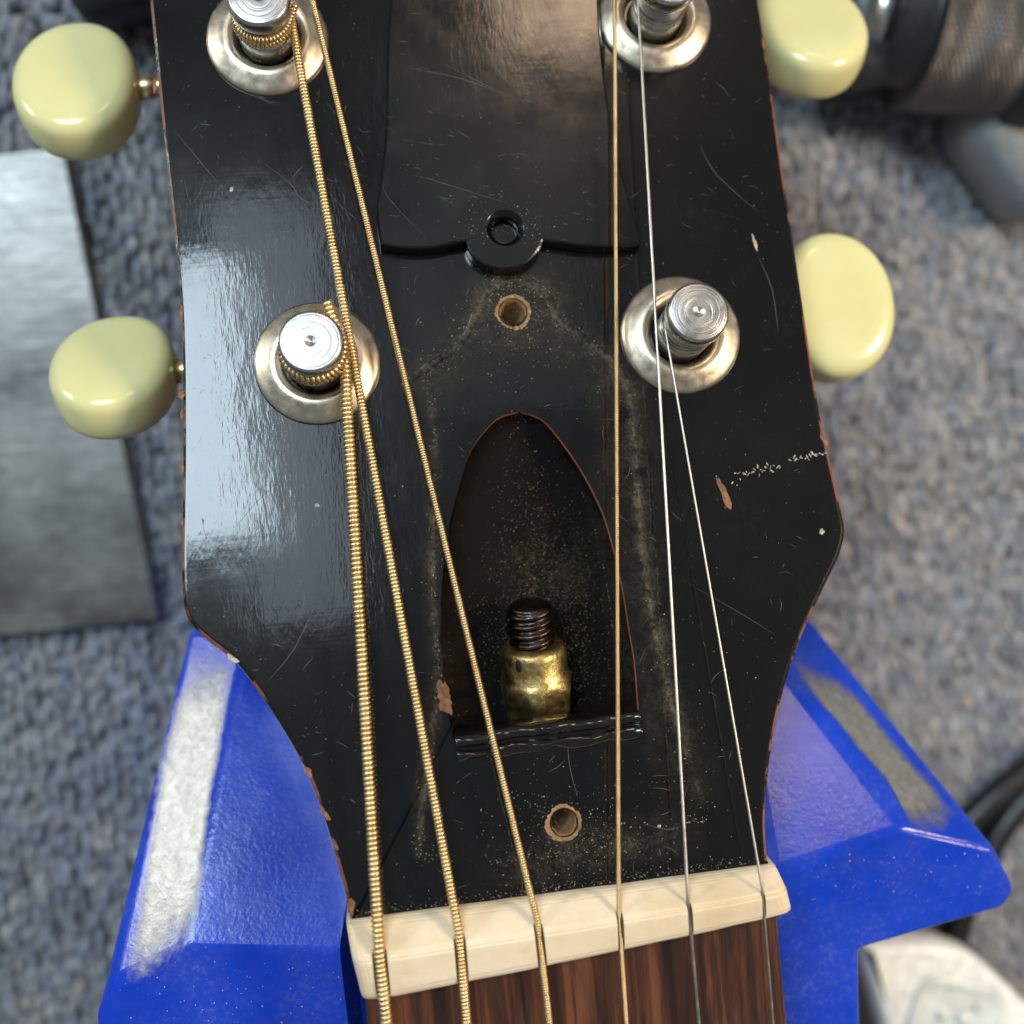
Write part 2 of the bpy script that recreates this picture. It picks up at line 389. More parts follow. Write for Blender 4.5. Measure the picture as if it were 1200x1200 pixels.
# ------------------------------------------------------------------ bench carpet
ZC = -BENCH
def carpet():
    ang = math.radians(-3); sx, sy = 1.95, 1.75
    base = mk('carpet', [(-700, -700, ZC), (700, -700, ZC), (700, 700, ZC), (-700, 700, ZC)], [[0, 1, 2, 3]],
              mat_plain('carpet_backing', (.18, .18, .19), .95, .0006, 500), None, (0, 0, ZC), smooth=False)
    tag(base, kind='structure')
    xs = np.arange(-175, 175, sx); ys = np.arange(-140, 200, sy)
    pal = np.array([(.20, .205, .225), (.26, .265, .275), (.34, .33, .32), (.44, .40, .355), (.14, .14, .15), (.23, .25, .31), (.29, .28, .27), (.42, .43, .45)])
    pal = pal*.7+pal.mean(0)*.3; G = Geo(); seg = 6
    a = np.arange(seg)*2*math.pi/seg
    prof = [(1.0, -.2), (1.05, .45), (.62, .88)]
    fl = []
    for i in range(2):
        for j in range(seg): fl.append([i*seg+j, i*seg+(j+1) % seg, (i+1)*seg+(j+1) % seg, (i+1)*seg+j])
    for j in range(seg): fl.append([2*seg+j, 2*seg+(j+1) % seg, 3*seg])
    V = []; Fc = []; Cc = []; n = 0
    for ix, x in enumerate(xs):
        for y in ys:
            px = x+random.gauss(0, .13); py = y+random.gauss(0, .5)+(ix % 2)*.95
            w1 = mnoise.noise((px*.16, py*.05, 1.3)); w2 = mnoise.noise((px*.4, py*.13, 8.1))
            k = int(np.clip((w1*.9+w2*.7+random.gauss(0, .28))*3.2+3.0, 0, 7)) if random.random() < .75 else random.randrange(8)
            c = pal[[4, 0, 5, 1, 6, 2, 7, 3][k]]*random.uniform(1.15, 1.5)
            rx_, ry_, hz = random.uniform(.95, 1.12), random.uniform(1.3, 2.3), random.uniform(2.7, 3.1)
            q = random.gauss(0, .15); cq, sq = math.cos(q), math.sin(q); lean = (random.gauss(0, .5), random.gauss(0, .6))
            v = []
            for r, z in prof:
                u, w = r*rx_*np.cos(a), r*ry_*np.sin(a)
                v.append(np.stack([px+u*cq-w*sq+lean[0]*z, py+u*sq+w*cq+lean[1]*z, np.full(seg, ZC+z*hz)], 1))
            v.append(np.array([[px+lean[0], py+lean[1], ZC+hz]]))
            V.append(np.vstack(v)); Fc += [[i+n for i in f] for f in fl]; n += 3*seg+1
            Cc.append(np.tile(c, (3*seg+1, 1)))
    o = mk('carpet_pile', np.vstack(V), Fc, WOOL, None, (0, 0, ZC), attr=np.vstack(Cc))
    tag(o, kind='stuff', label='blue grey flecked loop pile carpet covering the bench', cat='carpet')
carpet()

# ------------------------------------------------------------------ steel plate on the carpet
def plate():
    z0, z1 = ZC+3.2, ZC+5.6
    p = [GP(-160, 196, z1), GP(78, 171, z1), GP(190, 727, z1), GP(-160, 762, z1)]
    out = np.array([q[:2] for q in p]); out = out[::-1]
    if np.sum(out[:, 0]*np.roll(out[:, 1], -1)-np.roll(out[:, 0], -1)*out[:, 1]) < 0: out = out[::-1]
    v, f, m = slab(out, [(0, z0), (0, z1-.8), (.9, z1)], [0, 0], 0, 0)
    o = mk('steel_plate', v, f, STEEL, None, (*out.mean(0), z0), smooth=False)
    tag(o, 'flat scuffed grey steel plate lying on the carpet left of the headstock', 'metal plate')
plate()

# ------------------------------------------------------------------ the guitar
guitar = empty('guitar', (0, 0, 0))
tag(guitar, 'worn black acoustic guitar headstock with cream tuner buttons and a bone nut', 'guitar')

LEFT = [(172, -40), (175, 0), (182, 70), (192, 170), (203, 270), (211, 360), (213.5, 450), (213.5, 550), (212, 650), (214, 705), (223, 731), (245, 752), (275, 776), (305, 815), (335, 862), (360, 908), (378, 955), (393, 1005), (405, 1050), (412, 1084)]
RIGHT = [(882, -40), (889, 0), (903, 90), (917, 190), (932, 290), (947, 390), (961, 480), (974, 540), (987, 598), (991, 622), (985, 650), (966, 690), (943, 740), (922, 800), (908, 860), (900, 920), (898, 970), (901, 1016)]
def head_outline():
    L = [HP(*p)[:2] for p in LEFT]; R = [HP(*p)[:2] for p in RIGHT]
    l0, r0 = L[0], R[0]
    wL = l0+np.array([-5.0, 46]); wR = r0+np.array([5.0, 46])
    top = [wR, wR+[-4, 9], (wL+wR)/2+[14, 14], (wL+wR)/2+[0, 9], (wL+wR)/2+[-14, 14], wL+[4, 9], wL]
    right = spline(R[::-1], 4); left = spline(L, 4)
    return np.vstack([right, top, left])        # ccw: nut right -> up -> left -> nut left
OUT = head_outline()
CAVL = [(608, 483), (582, 491), (554, 524), (541, 560), (527, 613), (518, 685), (516, 740), (519, 775), (524, 830), (533, 870)]
CAVR = [(610, 483), (636, 492), (664, 525), (690, 566), (711, 613), (729, 685), (738, 740), (744, 775), (747, 812), (749, 838)]
def cut_cavity():
    L = spline([HP(*p) for p in CAVL], 4); R = spline([HP(*p) for p in CAVR], 4)
    k = len(L); V = []; F_ = []; Mi = []
    prof = [(0, 3), (0, -.75), (.03, -.45), (.10, -.78), (.26, -.97), (.5, -1), (.74, -.97), (.90, -.78), (.97, -.45), (1, -.75), (1, 3)]
    for i in range(k):
        t = i/(k-1); d = .8+9.5*min(1, t*1.05)**.95
        for j, (u, z) in enumerate(prof):
            p = L[i]*(1-u)+R[i]*u
            zz = z if j in (0, 10) else (-min(.75, .5*d) if j in (1, 9) else min(-.55, z*d)-.05)
            V.append((p[0], p[1], zz))
    w = len(prof)
    for i in range(k-1):
        for j in range(w-1):
            F_.append([i*w+j, i*w+j+1, (i+1)*w+j+1, (i+1)*w+j]); Mi.append(1 if j in (0, w-2) else 0)
        F_.append([i*w+w-1, i*w, (i+1)*w, (i+1)*w+w-1]); Mi.append(0)
    F_.append(list(range(w))[::-1]); Mi.append(0); F_.append([(k-1)*w+j for j in range(w)]); Mi.append(0)
    o = mk('cutter', h2g(np.array(V)), F_, [CAV, RIM], None, (0, 0, 0), Mi)
    bm = bmesh.new(); bm.from_mesh(o.data); bmesh.ops.recalc_face_normals(bm, faces=bm.faces); bm.to_mesh(o.data); bm.free(); return o
def cut_cyl(c, r, depth, mat, seg=24, rag=0.0):
    a = np.arange(seg)*2*math.pi/seg; rr = r*(1+rag*rng.normal(size=seg))
    V = [(c[0]+q*math.cos(t), c[1]+q*math.sin(t), 3) for q, t in zip(rr, a)]+[(c[0]+.8*q*math.cos(t), c[1]+.8*q*math.sin(t), -.9) for q, t in zip(rr, a)]+[(c[0]+.45*r*math.cos(t), c[1]+.45*r*math.sin(t), -depth) for t in a]
    f = []
    for i in range(2):
        for j in range(seg): f.append([i*seg+j, (i+1)*seg+j, (i+1)*seg+(j+1) % seg, i*seg+(j+1) % seg])
    f.append(list(range(seg))); f.append([2*seg+j for j in range(seg)][::-1])
    return mk('cutter', h2g(np.array(V)), f, mat, None, (0, 0, 0))
TUN = {'LL': HP(372, 426), 'UL': HP(314, 47), 'LR': HP(797, 393), 'UR': HP(766, 23)}
TUN['TL'] = 2*TUN['UL']-TUN['LL']; TUN['TR'] = 2*TUN['UR']-TUN['LR']
HOLE1, HOLE2 = HP(601, 366), HP(661, 964)
def headstock():
    v, f, m = slab(OUT, [(.3, -15), (0, -14.5), (0, -.55), (.10, -.2), (.38, -.02), (.55, 0)], [1, 1, 1, 1, 0], 0, 1)
    o = mk('headstock', h2g(v), f, [LAC, WORN, CAV, RIM, BARE], guitar, (0, 0, 0), m, smooth=False)
    HBARE = mat_bare('hole_wood', (.16, .075, .025), (.42, .24, .10))
    cuts = [cut_cavity(), cut_cyl(HOLE1, 1.75, 7, HBARE, 22, .05), cut_cyl(HOLE2, 1.55, 7, HBARE, 22, .05)]
    for k in TUN: cuts.append(cut_cyl(TUN[k], 3.8, 9, CAV))
    boolean(o, cuts)
    return o
HEAD = headstock()

# neck and fingerboard, level with the bench
ZF = 1.6
def neck():
    def width(y): return 21.0+(-y)*.03
    V = []; F_ = []
    ys = [-90, -60, -30, -8, -.2]
    for y in ys:
        w = width(y)-.4
        for j in range(13):
            a = math.pi*j/12; V.append((-w*math.cos(a), y, -4.2-15.0*math.sin(a)**.8))
        V.append((w, y, -4.0)); V.append((-w, y, -4.0))
    w = 15
    for i in range(len(ys)-1):
        for j in range(w): F_.append([i*w+j, (i+1)*w+j, (i+1)*w+(j+1) % w, i*w+(j+1) % w])
    F_.append(list(range(w))); F_.append([(len(ys)-1)*w+j for j in range(w)][::-1])
    mk('neck', V, F_, NECKM, guitar, (0, -45, -4))
    # fingerboard: gently crowned top
    V = []; F_ = []; n = 15; ys = [-90, -45, -4.4]
    for y in ys:
        w_ = width(y)
        for j in range(n):
            u = -1+2*j/(n-1); V.append((u*w_+.35, y, ZF-.55*u*u-(.25 if abs(u) == 1 else 0)))
        V += [(w_+.35, y, -3.9), (-w_+.35, y, -3.9)]
    w = n+2
    for i in range(len(ys)-1):
        for j in range(w): F_.append([i*w+j, i*w+(j+1) % w, (i+1)*w+(j+1) % w, (i+1)*w+j])
    F_.append(list(range(w))[::-1]); F_.append([(len(ys)-1)*w+j for j in range(w)])
    mk('fingerboard', V, F_, ROSE, guitar, (0, -45, 0), smooth=False)
neck()

# where each string crosses the nut (photo pixels at slot height) and leaves the frame
ZS = 3.3
SLOT = [((444, 1112), (453, 1200)), ((538, 1096), (547, 1200)), ((630, 1082), (644, 1200)), ((725, 1066), (734, 1200)), ((806, 1052), (819, 1200)), ((893, 1040), (906, 1200))]
SRAD = [.61, .485, .37, .255, .18, .135]
def nut():
    pr = [(0.0, -2.5), (0.0, .9), (-.25, 1.6), (-1.9, 3.75), (-2.3, 3.95), (-5.1, 3.6), (-5.7, 3.2), (-5.8, -2.5)]
    V = []; F_ = []
    ends = {21.3: .02, 22.1: .09, 22.5: .24, 22.6: .5}
    xs = [-22.6, -22.5, -22.1, -21.3]+list(np.linspace(-19, 19, 15))+[21.3, 22.1, 22.5, 22.6]
    for x in xs:
        e = abs(x); dz = 0 if e < 21 else ends[round(e, 1)]
        for y, z in pr:
            zz = z-dz*(z+.2) if z > 0 else z
            V.append((x*.972-.1-y*.16, y*(1+.012*-x)+mnoise.noise((x*.3, y, 0))*.08, zz+mnoise.noise((x*.5, z, 3))*.05-.0007*x*x))
    w = len(pr)
    for i in range(len(xs)-1):
        for j in range(w): F_.append([i*w+j, (i+1)*w+j, (i+1)*w+(j+1) % w, i*w+(j+1) % w])
    F_.append(list(range(w))); F_.append([(len(xs)-1)*w+j for j in range(w)][::-1])
    o = mk('nut', V, F_, BONE, guitar, (0, -2.5, 0), smooth=False)
    bm = bmesh.new(); bm.from_mesh(o.data); bmesh.ops.recalc_face_normals(bm, faces=bm.faces)
    bmesh.ops.bevel(bm, geom=[e for e in bm.edges if e.calc_face_angle(0) > .25], offset=.00018, segments=2, affect='EDGES')
    bm.to_mesh(o.data); bm.free()
    stain = mat_bare('slot_stain', (.22, .13, .04), (.42, .29, .12))
    cuts = []
    for (a, b), r in zip(SLOT, SRAD):
        p = GP(*a, ZS); q = GP(*b, ZS); d = (p-q)/np.linalg.norm(p-q); s = np.cross(d, [0, 0, 1.])
        r2 = r*1.12+.04; V = []
        for e in (-9, 9):
            c = p+d*e
            V += [c+s*r2*1.15+[0, 0, 5], c+s*r2, c+s*r2*.7-[0, 0, r2*.7], c-[0, 0, r2], c-s*r2*.7-[0, 0, r2*.7], c-s*r2, c-s*r2*1.15+[0, 0, 5]]
        f = [[j, 7+j, 7+(j+1) % 7, (j+1) % 7] for j in range(7)]+[list(range(7)), [13-j for j in range(7)]]
        c = mk('cutter', V, f, stain, None, (0, 0, 0), smooth=False)
        bm = bmesh.new(); bm.from_mesh(c.data); bmesh.ops.recalc_face_normals(bm, faces=bm.faces); bm.to_mesh(c.data); bm.free(); cuts.append(c)
    boolean(o, cuts)
nut()

# ------------------------------------------------------------------ tuners
PH = 8.0
def button_mesh():
    A, B, T = 7.15, 9.2, 3.7; nu, nr = 64, 16; V = []; F_ = []
    ph = [math.pi/2*i/nr for i in range(nr+1)]
    rs = [math.sin(p)**.5 for p in ph]
    def pt(th, i, sgn):
        r, z = rs[i], max(0, math.cos(ph[i]))**.5
        if i == nr: r *= 1.012      # faint mould seam
        c, s = math.cos(th), math.sin(th); e = 2/2.12
        x = A*math.copysign(abs(c)**e, c); y = B*math.copysign(abs(s)**e, s)*(1+.05*c)
        return (x*r, y*r, sgn*T*z*(1-.10*max(0, 1-1.4*r*r)))
    for sgn in (1, -1):
        for i in range(1, nr+1):
            if sgn < 0 and i == nr: continue
            for j in range(nu): V.append(pt(2*math.pi*j/nu, i, sgn))
        V.append((0, 0, sgn*T*.90))
    top = nr*nu; b0 = top+1; bc = b0+(nr-1)*nu
    for i in range(nr-1):
        for j in range(nu):
            j2 = (j+1) % nu
            F_.append([i*nu+j, (i+1)*nu+j, (i+1)*nu+j2, i*nu+j2])
            lo = b0+i*nu; hi = b0+(i+1)*nu if i < nr-2 else (nr-1)*nu
            F_.append([lo+j, lo+j2, hi+j2, hi+j])
    for j in range(nu): F_.append([top, j, (j+1) % nu]); F_.append([bc, b0+(j+1) % nu, b0+j])
    return V, F_
def tuner_proto():
    t = empty('tuner', (0, 0, 0), guitar)
    ring = [(3.75, -4), (3.75, -.2), (3.8, .35), (3.95, .85), (4.2, 1.2), (4.55, 1.42), (4.95, 1.45), (5.4, 1.32), (5.9, 1.08), (6.4, .84), (6.85, .65), (7.12, .48), (7.27, .26), (7.3, .02)]
    ring = [(r*.915, z) for r, z in ring]
    v, f = lathe(ring[::-1], 64); mk('bushing', v, f, NICK, t)
    post = [(3.25, -6), (3.25, 2.6), (3.1, 2.9), (2.75, 3.2), (2.6, 3.7), (2.6, 5.2), (2.75, 5.6), (3.1, 5.9), (3.4, 6.1), (3.5, 6.35), (3.5, PH-.45), (3.42, PH-.2), (3.2, PH-.04), (3.0, PH), (2.0, PH), (1.0, PH), (.22, PH), (.12, PH-.15)]
    post = [(r*.925, z) for r, z in post]
    v, f = lathe_caps(post, 56); mk('post', v, f, POST, t)
    v, f = button_mesh(); mk('button', v, f, CREAM, t)
    sh = [(1.0, -.5), (1.45, -.4), (1.45, 1.5), (1.2, 1.8), (1.2, 2.6), (1.3, 3.0), (1.15, 3.4), (1.15, 26)]
    v, f = lathe_caps(sh, 20, 'x'); mk('shaft', v, f, SHAFT, t)
    hb = [(-7, -11), (7, -11), (7, 11), (-7, 11)]
    v, f, m = slab(np.array(hb), [(.6, -24.5), (0, -24), (0, -15.4), (.0, -15.1)], [0]*3, 0, 0); mk('gear_housing', v, f, NICK, t, smooth=False)
    return t
proto = tuner_proto()
RX = Matrix(((1, 0, 0), (0, ct, st), (0, -st, ct))).to_4x4()
SPEC = {'LL': ((135, 441), -37, 'lower left tuner with thick bronze string wrapped twice'), 'UL': ((92, 107), -18, 'upper left tuner, gold shaft visible beside its button'),
        'LR': ((976, 362), 2, 'lower right tuner with plain steel string, button face on'), 'UR': ((946, 44), -22, 'upper right tuner, post cut by the top of the photo'),
        'TL': (None, -30, None), 'TR': (None, -10, None)}
ZB = -13.0
TPOS = {}
for i, k in enumerate(('LL', 'UL', 'LR', 'UR', 'TL', 'TR')):
    px, deg, lab = SPEC[k]; c = TUN[k]; left = k[1] == 'L'
    if i == 0: t = proto
    else:
        t = proto.copy(); COL.objects.link(t); t.parent = guitar
        for ch in proto_kids:
            d = ch.copy(); COL.objects.link(d); d.parent = t
    if i == 0: proto_kids = list(proto.children)
    g = h2g([c[0], c[1], 0])
    t.matrix_local = Matrix.Translation(Vector(g*MM)) @ RX @ Matrix.Rotation(0 if left else math.pi, 4, 'Z')
    if lab: t['label'] = lab
    b = HP(*px, ZB) if px is not None else None
    off = (b-c) if b is not None else np.array([-26.5 if left else 26.5, 0, ZB])
    loc = np.array([off[0], off[1]]) if left else -np.array([off[0], off[1]])
    for ch in t.children:
        n = ch.name.split('.')[0]
        if n == 'button':
            ch.scale = [{'LL': .97, 'UL': 1.0}.get(k, 1.0)]*3
            ch.location = (loc[0]*MM, loc[1]*MM, ZB*MM); ch.rotation_euler = (math.radians(deg if left else -deg), 0, 0)
        elif n == 'shaft':
            ch.location = ((loc[0]+7.2)*MM, loc[1]*MM, ZB*MM)

# ------------------------------------------------------------------ strings
def wrap_path(i, key, turns, h0, h1, stub):
    r = SRAD[i]; R = 2.42+r; c = TUN[key][:2]; left = key[1] == 'L'
    (a, b) = SLOT[i]
    p = GP(*a, ZS); q = GP(*b, ZS); q = q+(q-p)/np.linalg.norm(q-p)*60
    q[2] = ZS+.2
    nh = g2h(p+(p-q)/np.linalg.norm(p-q)*.1); d = nh[:2]-c; L = np.linalg.norm(d)
    base = math.atan2(d[1], d[0]); al = math.acos(R/L); sg = 1 if left else -1
    t0 = base+sg*al
    T0 = np.array([c[0]+R*math.cos(t0), c[1]+R*math.sin(t0), h0])
    P = [q, p+(q-p)/np.linalg.norm(q-p)*1.6, p]
    for s in np.linspace(.02, 1, 30): P.append(p*(1-s)+h2g(T0)*s)
    n = int(turns*40)
    for k in range(1, n+1):
        th = t0+sg*turns*2*math.pi*k/n; hh = h0+(h1-h0)*k/n
        P.append(h2g([c[0]+R*math.cos(th), c[1]+R*math.sin(th), hh]))
    th = t0+sg*turns*2*math.pi; tg = np.array([-math.sin(th), math.cos(th)])*sg; ou = np.array([math.cos(th), math.sin(th)])
    for k in range(1, 7):
        s = k/6*stub; e = c+R*ou+tg*s+ou*s*.12
        P.append(h2g([e[0], e[1], h1+.25*s]))
    return np.array(P)
WR = [('LL', 2.07, 4.1, 5.45, 3.4), ('UL', 1.93, 3.3, 4.9, 1.8), ('TL', 2.0, 4.0, 5.2, 2), ('TR', 3.0, 3.9, 5.3, 2), ('UR', 4.2, 3.7, 5.2, 1.0), ('LR', 4.05, 3.6, 4.9, 1.8)]
SL = ['thickest bronze wound string, leftmost at the nut', 'second string from the left at the nut, bronze wound', 'third string from the left at the nut, bronze wound',
      'thin golden string, fourth from the left', 'plain silver string, fifth from the left', 'thinnest plain steel string, rightmost at the nut']
WIND = [(.235, .48), (.185, .38), (.13, .265), (.09, .185)]
for i in range(6):
    P = resample(wrap_path(i, *WR[i]), .2)
    for _ in range(6): P[1:-1] = .5*P[1:-1]+.25*(P[2:]+P[:-2])
    wound = i < 4; r = SRAD[i]
    org = P[0]
    v, f = tube(P, r-2*WIND[i][0]+.06 if wound else r, 8)
    s = mk('string', v, f, BRONZE_CORE if wound else STEELW, guitar, org); s['label'] = SL[i]
    if wound:
        rw, pitch = WIND[i]
        # smooth the centreline a little, then wind
        Q = resample(P, pitch/(12 if i < 2 else 8)); T, N, B = frames(Q); ln = np.arange(len(Q))*(pitch/(12 if i < 2 else 8))
        a = ln/pitch*2*math.pi; H = Q+(r-rw)*(np.cos(a)[:, None]*N+np.sin(a)[:, None]*B)
        keep = Q[:, 1] > -34
        v, f = tube(H[keep], rw*1.02, 7 if i < 2 else 5); mk('winding', v, f, BRONZE, s, org)

# ------------------------------------------------------------------ truss rod and its brass nut
def truss():
    a = HP(632, 842, -8.2); a = h2g(a); b = h2g(HP(620, 708, -2.4))
    ax = b-a; L = np.linalg.norm(ax); ax /= L
    s = np.cross(ax, [0, 0, 1.]); s /= np.linalg.norm(s); up = np.cross(s, ax)
    def place(v): v = np.asarray(v); return a+v[:, [0]]*s+v[:, [2]]*up+v[:, [1]]*ax
    # threaded tip: one continuous helical thread with a slightly domed, filed end
    seg = 30; ys = list(np.arange(-3, L-.35, .11)); V = []; F_ = []
    for yy in ys:
        for j in range(seg):
            t = 2*math.pi*j/seg; w = math.sin(2*math.pi*yy/1.08+t); r = 2.3+.24*math.copysign(abs(w)**.7, w); V.append((r*math.cos(t), yy, r*math.sin(t)))
    for r, yy in ((2.25, L-.2), (2.0, L), (1.0, L+.1)):
        for j in range(seg): t = 2*math.pi*j/seg; V.append((r*math.cos(t), yy, r*math.sin(t)))
    k = len(ys)+3
    for i in range(k-1):
        for j in range(seg): F_.append([i*seg+j, (i+1)*seg+j, (i+1)*seg+(j+1) % seg, i*seg+(j+1) % seg])
    F_.append([(k-1)*seg+j for j in range(seg)][::-1])
    rod = mk('truss_rod', place(V), F_, RUST, guitar, a)
    # brass nut: worn hexagonal body under a round collar
    seg = 84; rows = [(-.6, 2.8, 9), (-.5, 3.25, .97), (.3, 3.5, .93), (2.4, 3.85, .92), (4.0, 4.05, .92), (4.9, 4.1, .93), (5.5, 4.0, .97), (6.0, 3.75, 9), (6.15, 3.62, 9), (8.7, 3.55, 9), (9.25, 3.4, 9), (9.6, 3.0, 9), (9.65, 2.2, 9)]
    V = []; F_ = []
    for yy, r, fl in rows:
        for j in range(seg):
            t = 2*math.pi*j/seg; dt = ((t+.35) % (math.pi/3))-math.pi/6; q = min(r, r*fl/math.cos(dt))
            q -= max(0, mnoise.noise((2.2*math.cos(t), 2.2*math.sin(t), yy*.55+3)))*(.5 if yy < 5.2 else .08)
            V.append((q*math.cos(t), yy-.5, q*math.sin(t)))
    for i in range(len(rows)-1):
        for j in range(seg): F_.append([i*seg+j, (i+1)*seg+j, (i+1)*seg+(j+1) % seg, i*seg+(j+1) % seg])
    F_.append(list(range(seg)))
    n = mk('brass_nut', place(V), F_, BRASS, rod, a)
    # small dark pin hole in the collar
    v, f = lathe_caps([(.02, .12), (.42, .1), (.5, .0)], 10, 'z'); v[:, 0] *= .75; v[:, 1] *= 1.5
    ang = math.radians(125); nn = s*math.cos(ang)+up*math.sin(ang); tt = np.cross(ax, nn)
    mk('pin_hole', a+ax*8.0+nn*3.58+v[:, [0]]*tt+v[:, [1]]*ax+v[:, [2]]*nn, f, mat_plain('hole_black', (.004, .003, .003), .8), rod, a)
truss()

def lip():
    """wavy lacquered ledge at the nut end of the cavity"""
    A, B = HP(533, 866), HP(749, 838); ax = (B-A)[:2]; L = np.linalg.norm(ax); ax /= L; dn = np.array([ax[1], -ax[0]])
    prof = [(-1.0, -2.4), (-.7, -.7), (-.4, .0), (-.1, .30), (.25, .40), (.6, .28), (.85, .02), (1.05, -.05), (1.25, .18), (1.5, .36), (1.8, .36), (2.1, .2), (2.3, -.1), (2.3, -.4)]
    prof = [tuple(q[:2]) for q in spline(np.array([(*q, 0) for q in prof]), 3)]; V = []; F_ = []; n = 90; w = len(prof)
    for i in range(n+1):
        u = i/n*L
        wob = .25*mnoise.noise((u*.25, 0, 0))+.08*mnoise.noise((u*1.1, 4, 0))
        for k, (d, z) in enumerate(prof):
            e = 1+.22*mnoise.noise((u*.4, k*.1, 2)); p = A[:2]+ax*u+dn*(d*e+wob)
            zz = z+.09*mnoise.noise((u*.7, k*.15, 7))+(.35*math.exp(-(L-u)/.6) if z > -.3 else 0)
            V.append((p[0], p[1], zz))
    for i in range(n):
        for k in range(w-1): F_.append([i*w+k, (i+1)*w+k, (i+1)*w+k+1, i*w+k+1])
    F_.append(list(range(w))); F_.append([n*w+k for k in range(w)][::-1])
    t = NT('lip_lacquer'); t.set(Base_Color=(.005, .004, .0035), Roughness=.12, Specular_IOR_Level=.8); t.bump(t.noise(260, 2, .5), .00035, .6)
    mk('cavity_lip', h2g(np.array(V)), [f[::-1] for f in F_], t.m, guitar, h2g(A))
lip()

# ------------------------------------------------------------------ truss rod cover lying on the headstock
def cover():
    h0, h1 = .12, 1.75
    px = [(446, 287), (470, 291), (505, 291), (530, 286), (546, 283), (548, 292), (556, 303), (570, 312), (590, 316), (610, 313), (624, 303), (633, 292), (637, 282), (650, 284), (690, 289), (725, 289), (751, 286),
          (743, 250), (729, 200), (716, 140), (708, 80), (703, 20), (699, -60), (690, -160), (660, -230), (600, -262), (535, -230), (495, -160), (468, -60), (456, 20), (453, 90), (452, 150), (447, 200), (441, 250)]
    P = np.array([HP(*p, h1)[:2] for p in px])
    keep = {0: 1, 4: 1, 12: 1, 16: 1}
    seg = []
    idx = [0, 4, 12, 16, len(P)]
    for a, b in zip(idx[:-1], idx[1:]):
        q = np.vstack([P[a:b], P[b % len(P)][None]]); seg.append(spline(q, 4)[:-1])
    out = np.vstack(seg)
    if np.sum(out[:, 0]*np.roll(out[:, 1], -1)-np.roll(out[:, 0], -1)*out[:, 1]) < 0: out = out[::-1]
    v, f, m = slab(out, [(.1, h0), (0, h0+.1), (0, h1-.3), (.1, h1-.08), (.3, h1)], [0]*4, 0, 0)
    org = h2g([*P.mean(0), h0])
    o = mk('truss_rod_cover', h2g(v), f, [COVER], None, org, m, smooth=False)
    c = HP(592, 267, h1); a = np.arange(32)*2*math.pi/32
    V = []; F_ = []
    for r, z in ((2.15, 4), (2.15, h1+.05), (2.0, h1-.1), (1.55, h1-.55), (1.45, h1-.7), (1.45, -2)):
        V += [(c[0]+r*math.cos(t), c[1]+r*math.sin(t), z) for t in a]
    for i in range(5):
        for j in range(32): F_.append([i*32+j, (i+1)*32+j, (i+1)*32+(j+1) % 32, i*32+(j+1) % 32])
    F_.append(list(range(32))); F_.append([160+j for j in range(32)][::-1])
    boolean(o, [mk('cutter', h2g(np.array(V)), F_, COVER)])
    tag(o, 'loose black bell shaped truss rod cover with one screw hole, lying on the headstock', 'cover plate')
    return o
cover()

# ------------------------------------------------------------------ wear: chips, scratches, dust
def inside_cav(px, py):
    ys = [p[1] for p in CAVL]
    if py < 486 or py > 880: return False
    l = np.interp(py, ys, [p[0] for p in CAVL]); r = np.interp(py, [p[1] for p in CAVR]+[880], [p[0] for p in CAVR]+[749]); return l-3 < px < r+3
LY, LX = [p[1] for p in LEFT], [p[0] for p in LEFT]; RY, RXX = [p[1] for p in RIGHT], [p[0] for p in RIGHT]
def on_face(px, py, mg=8):
    if py > 1010-(px-900)*.136: return False
    return np.interp(py, LY, LX)+mg < px < np.interp(py, RY, RXX)-mg and not inside_cav(px, py)
def on_cover(px, py): return 448 < px < 712+max(0, (py-200)*.35) and py < 286
def hgt(px, py): return 1.75 if on_cover(px, py) else 0.0
def flake(G, px, py, L, Wd, ang, h=None, m=0, n=9, thick=.03, jag=.25):
    c = HP(px, py, hgt(px, py) if h is None else h); V = [(c[0], c[1], c[2]+thick)]
    for j in range(n):
        t = 2*math.pi*j/n; q = 1+jag*mnoise.noise((1.3*math.cos(t)+px, 1.3*math.sin(t)+py, 5.5))+jag*.7*mnoise.noise((4*math.cos(t)+px, 4*math.sin(t), 1.5))+random.uniform(-.08, .08); x, y = L*q*math.cos(t), Wd*q*math.sin(t)
        V.append((c[0]+x*math.cos(ang)-y*math.sin(ang), c[1]+x*math.sin(ang)+y*math.cos(ang), c[2]+.004))
    G.add(h2g(np.array(V)), [[0, 1+j, 1+(j+1) % n] for j in range(n)], m)
CHIPM = [mat_bare('chip_wood', (.08, .03, .012), (.34, .15, .06)), mat_bare('chip_pale', (.25, .20, .13), (.55, .48, .36))]
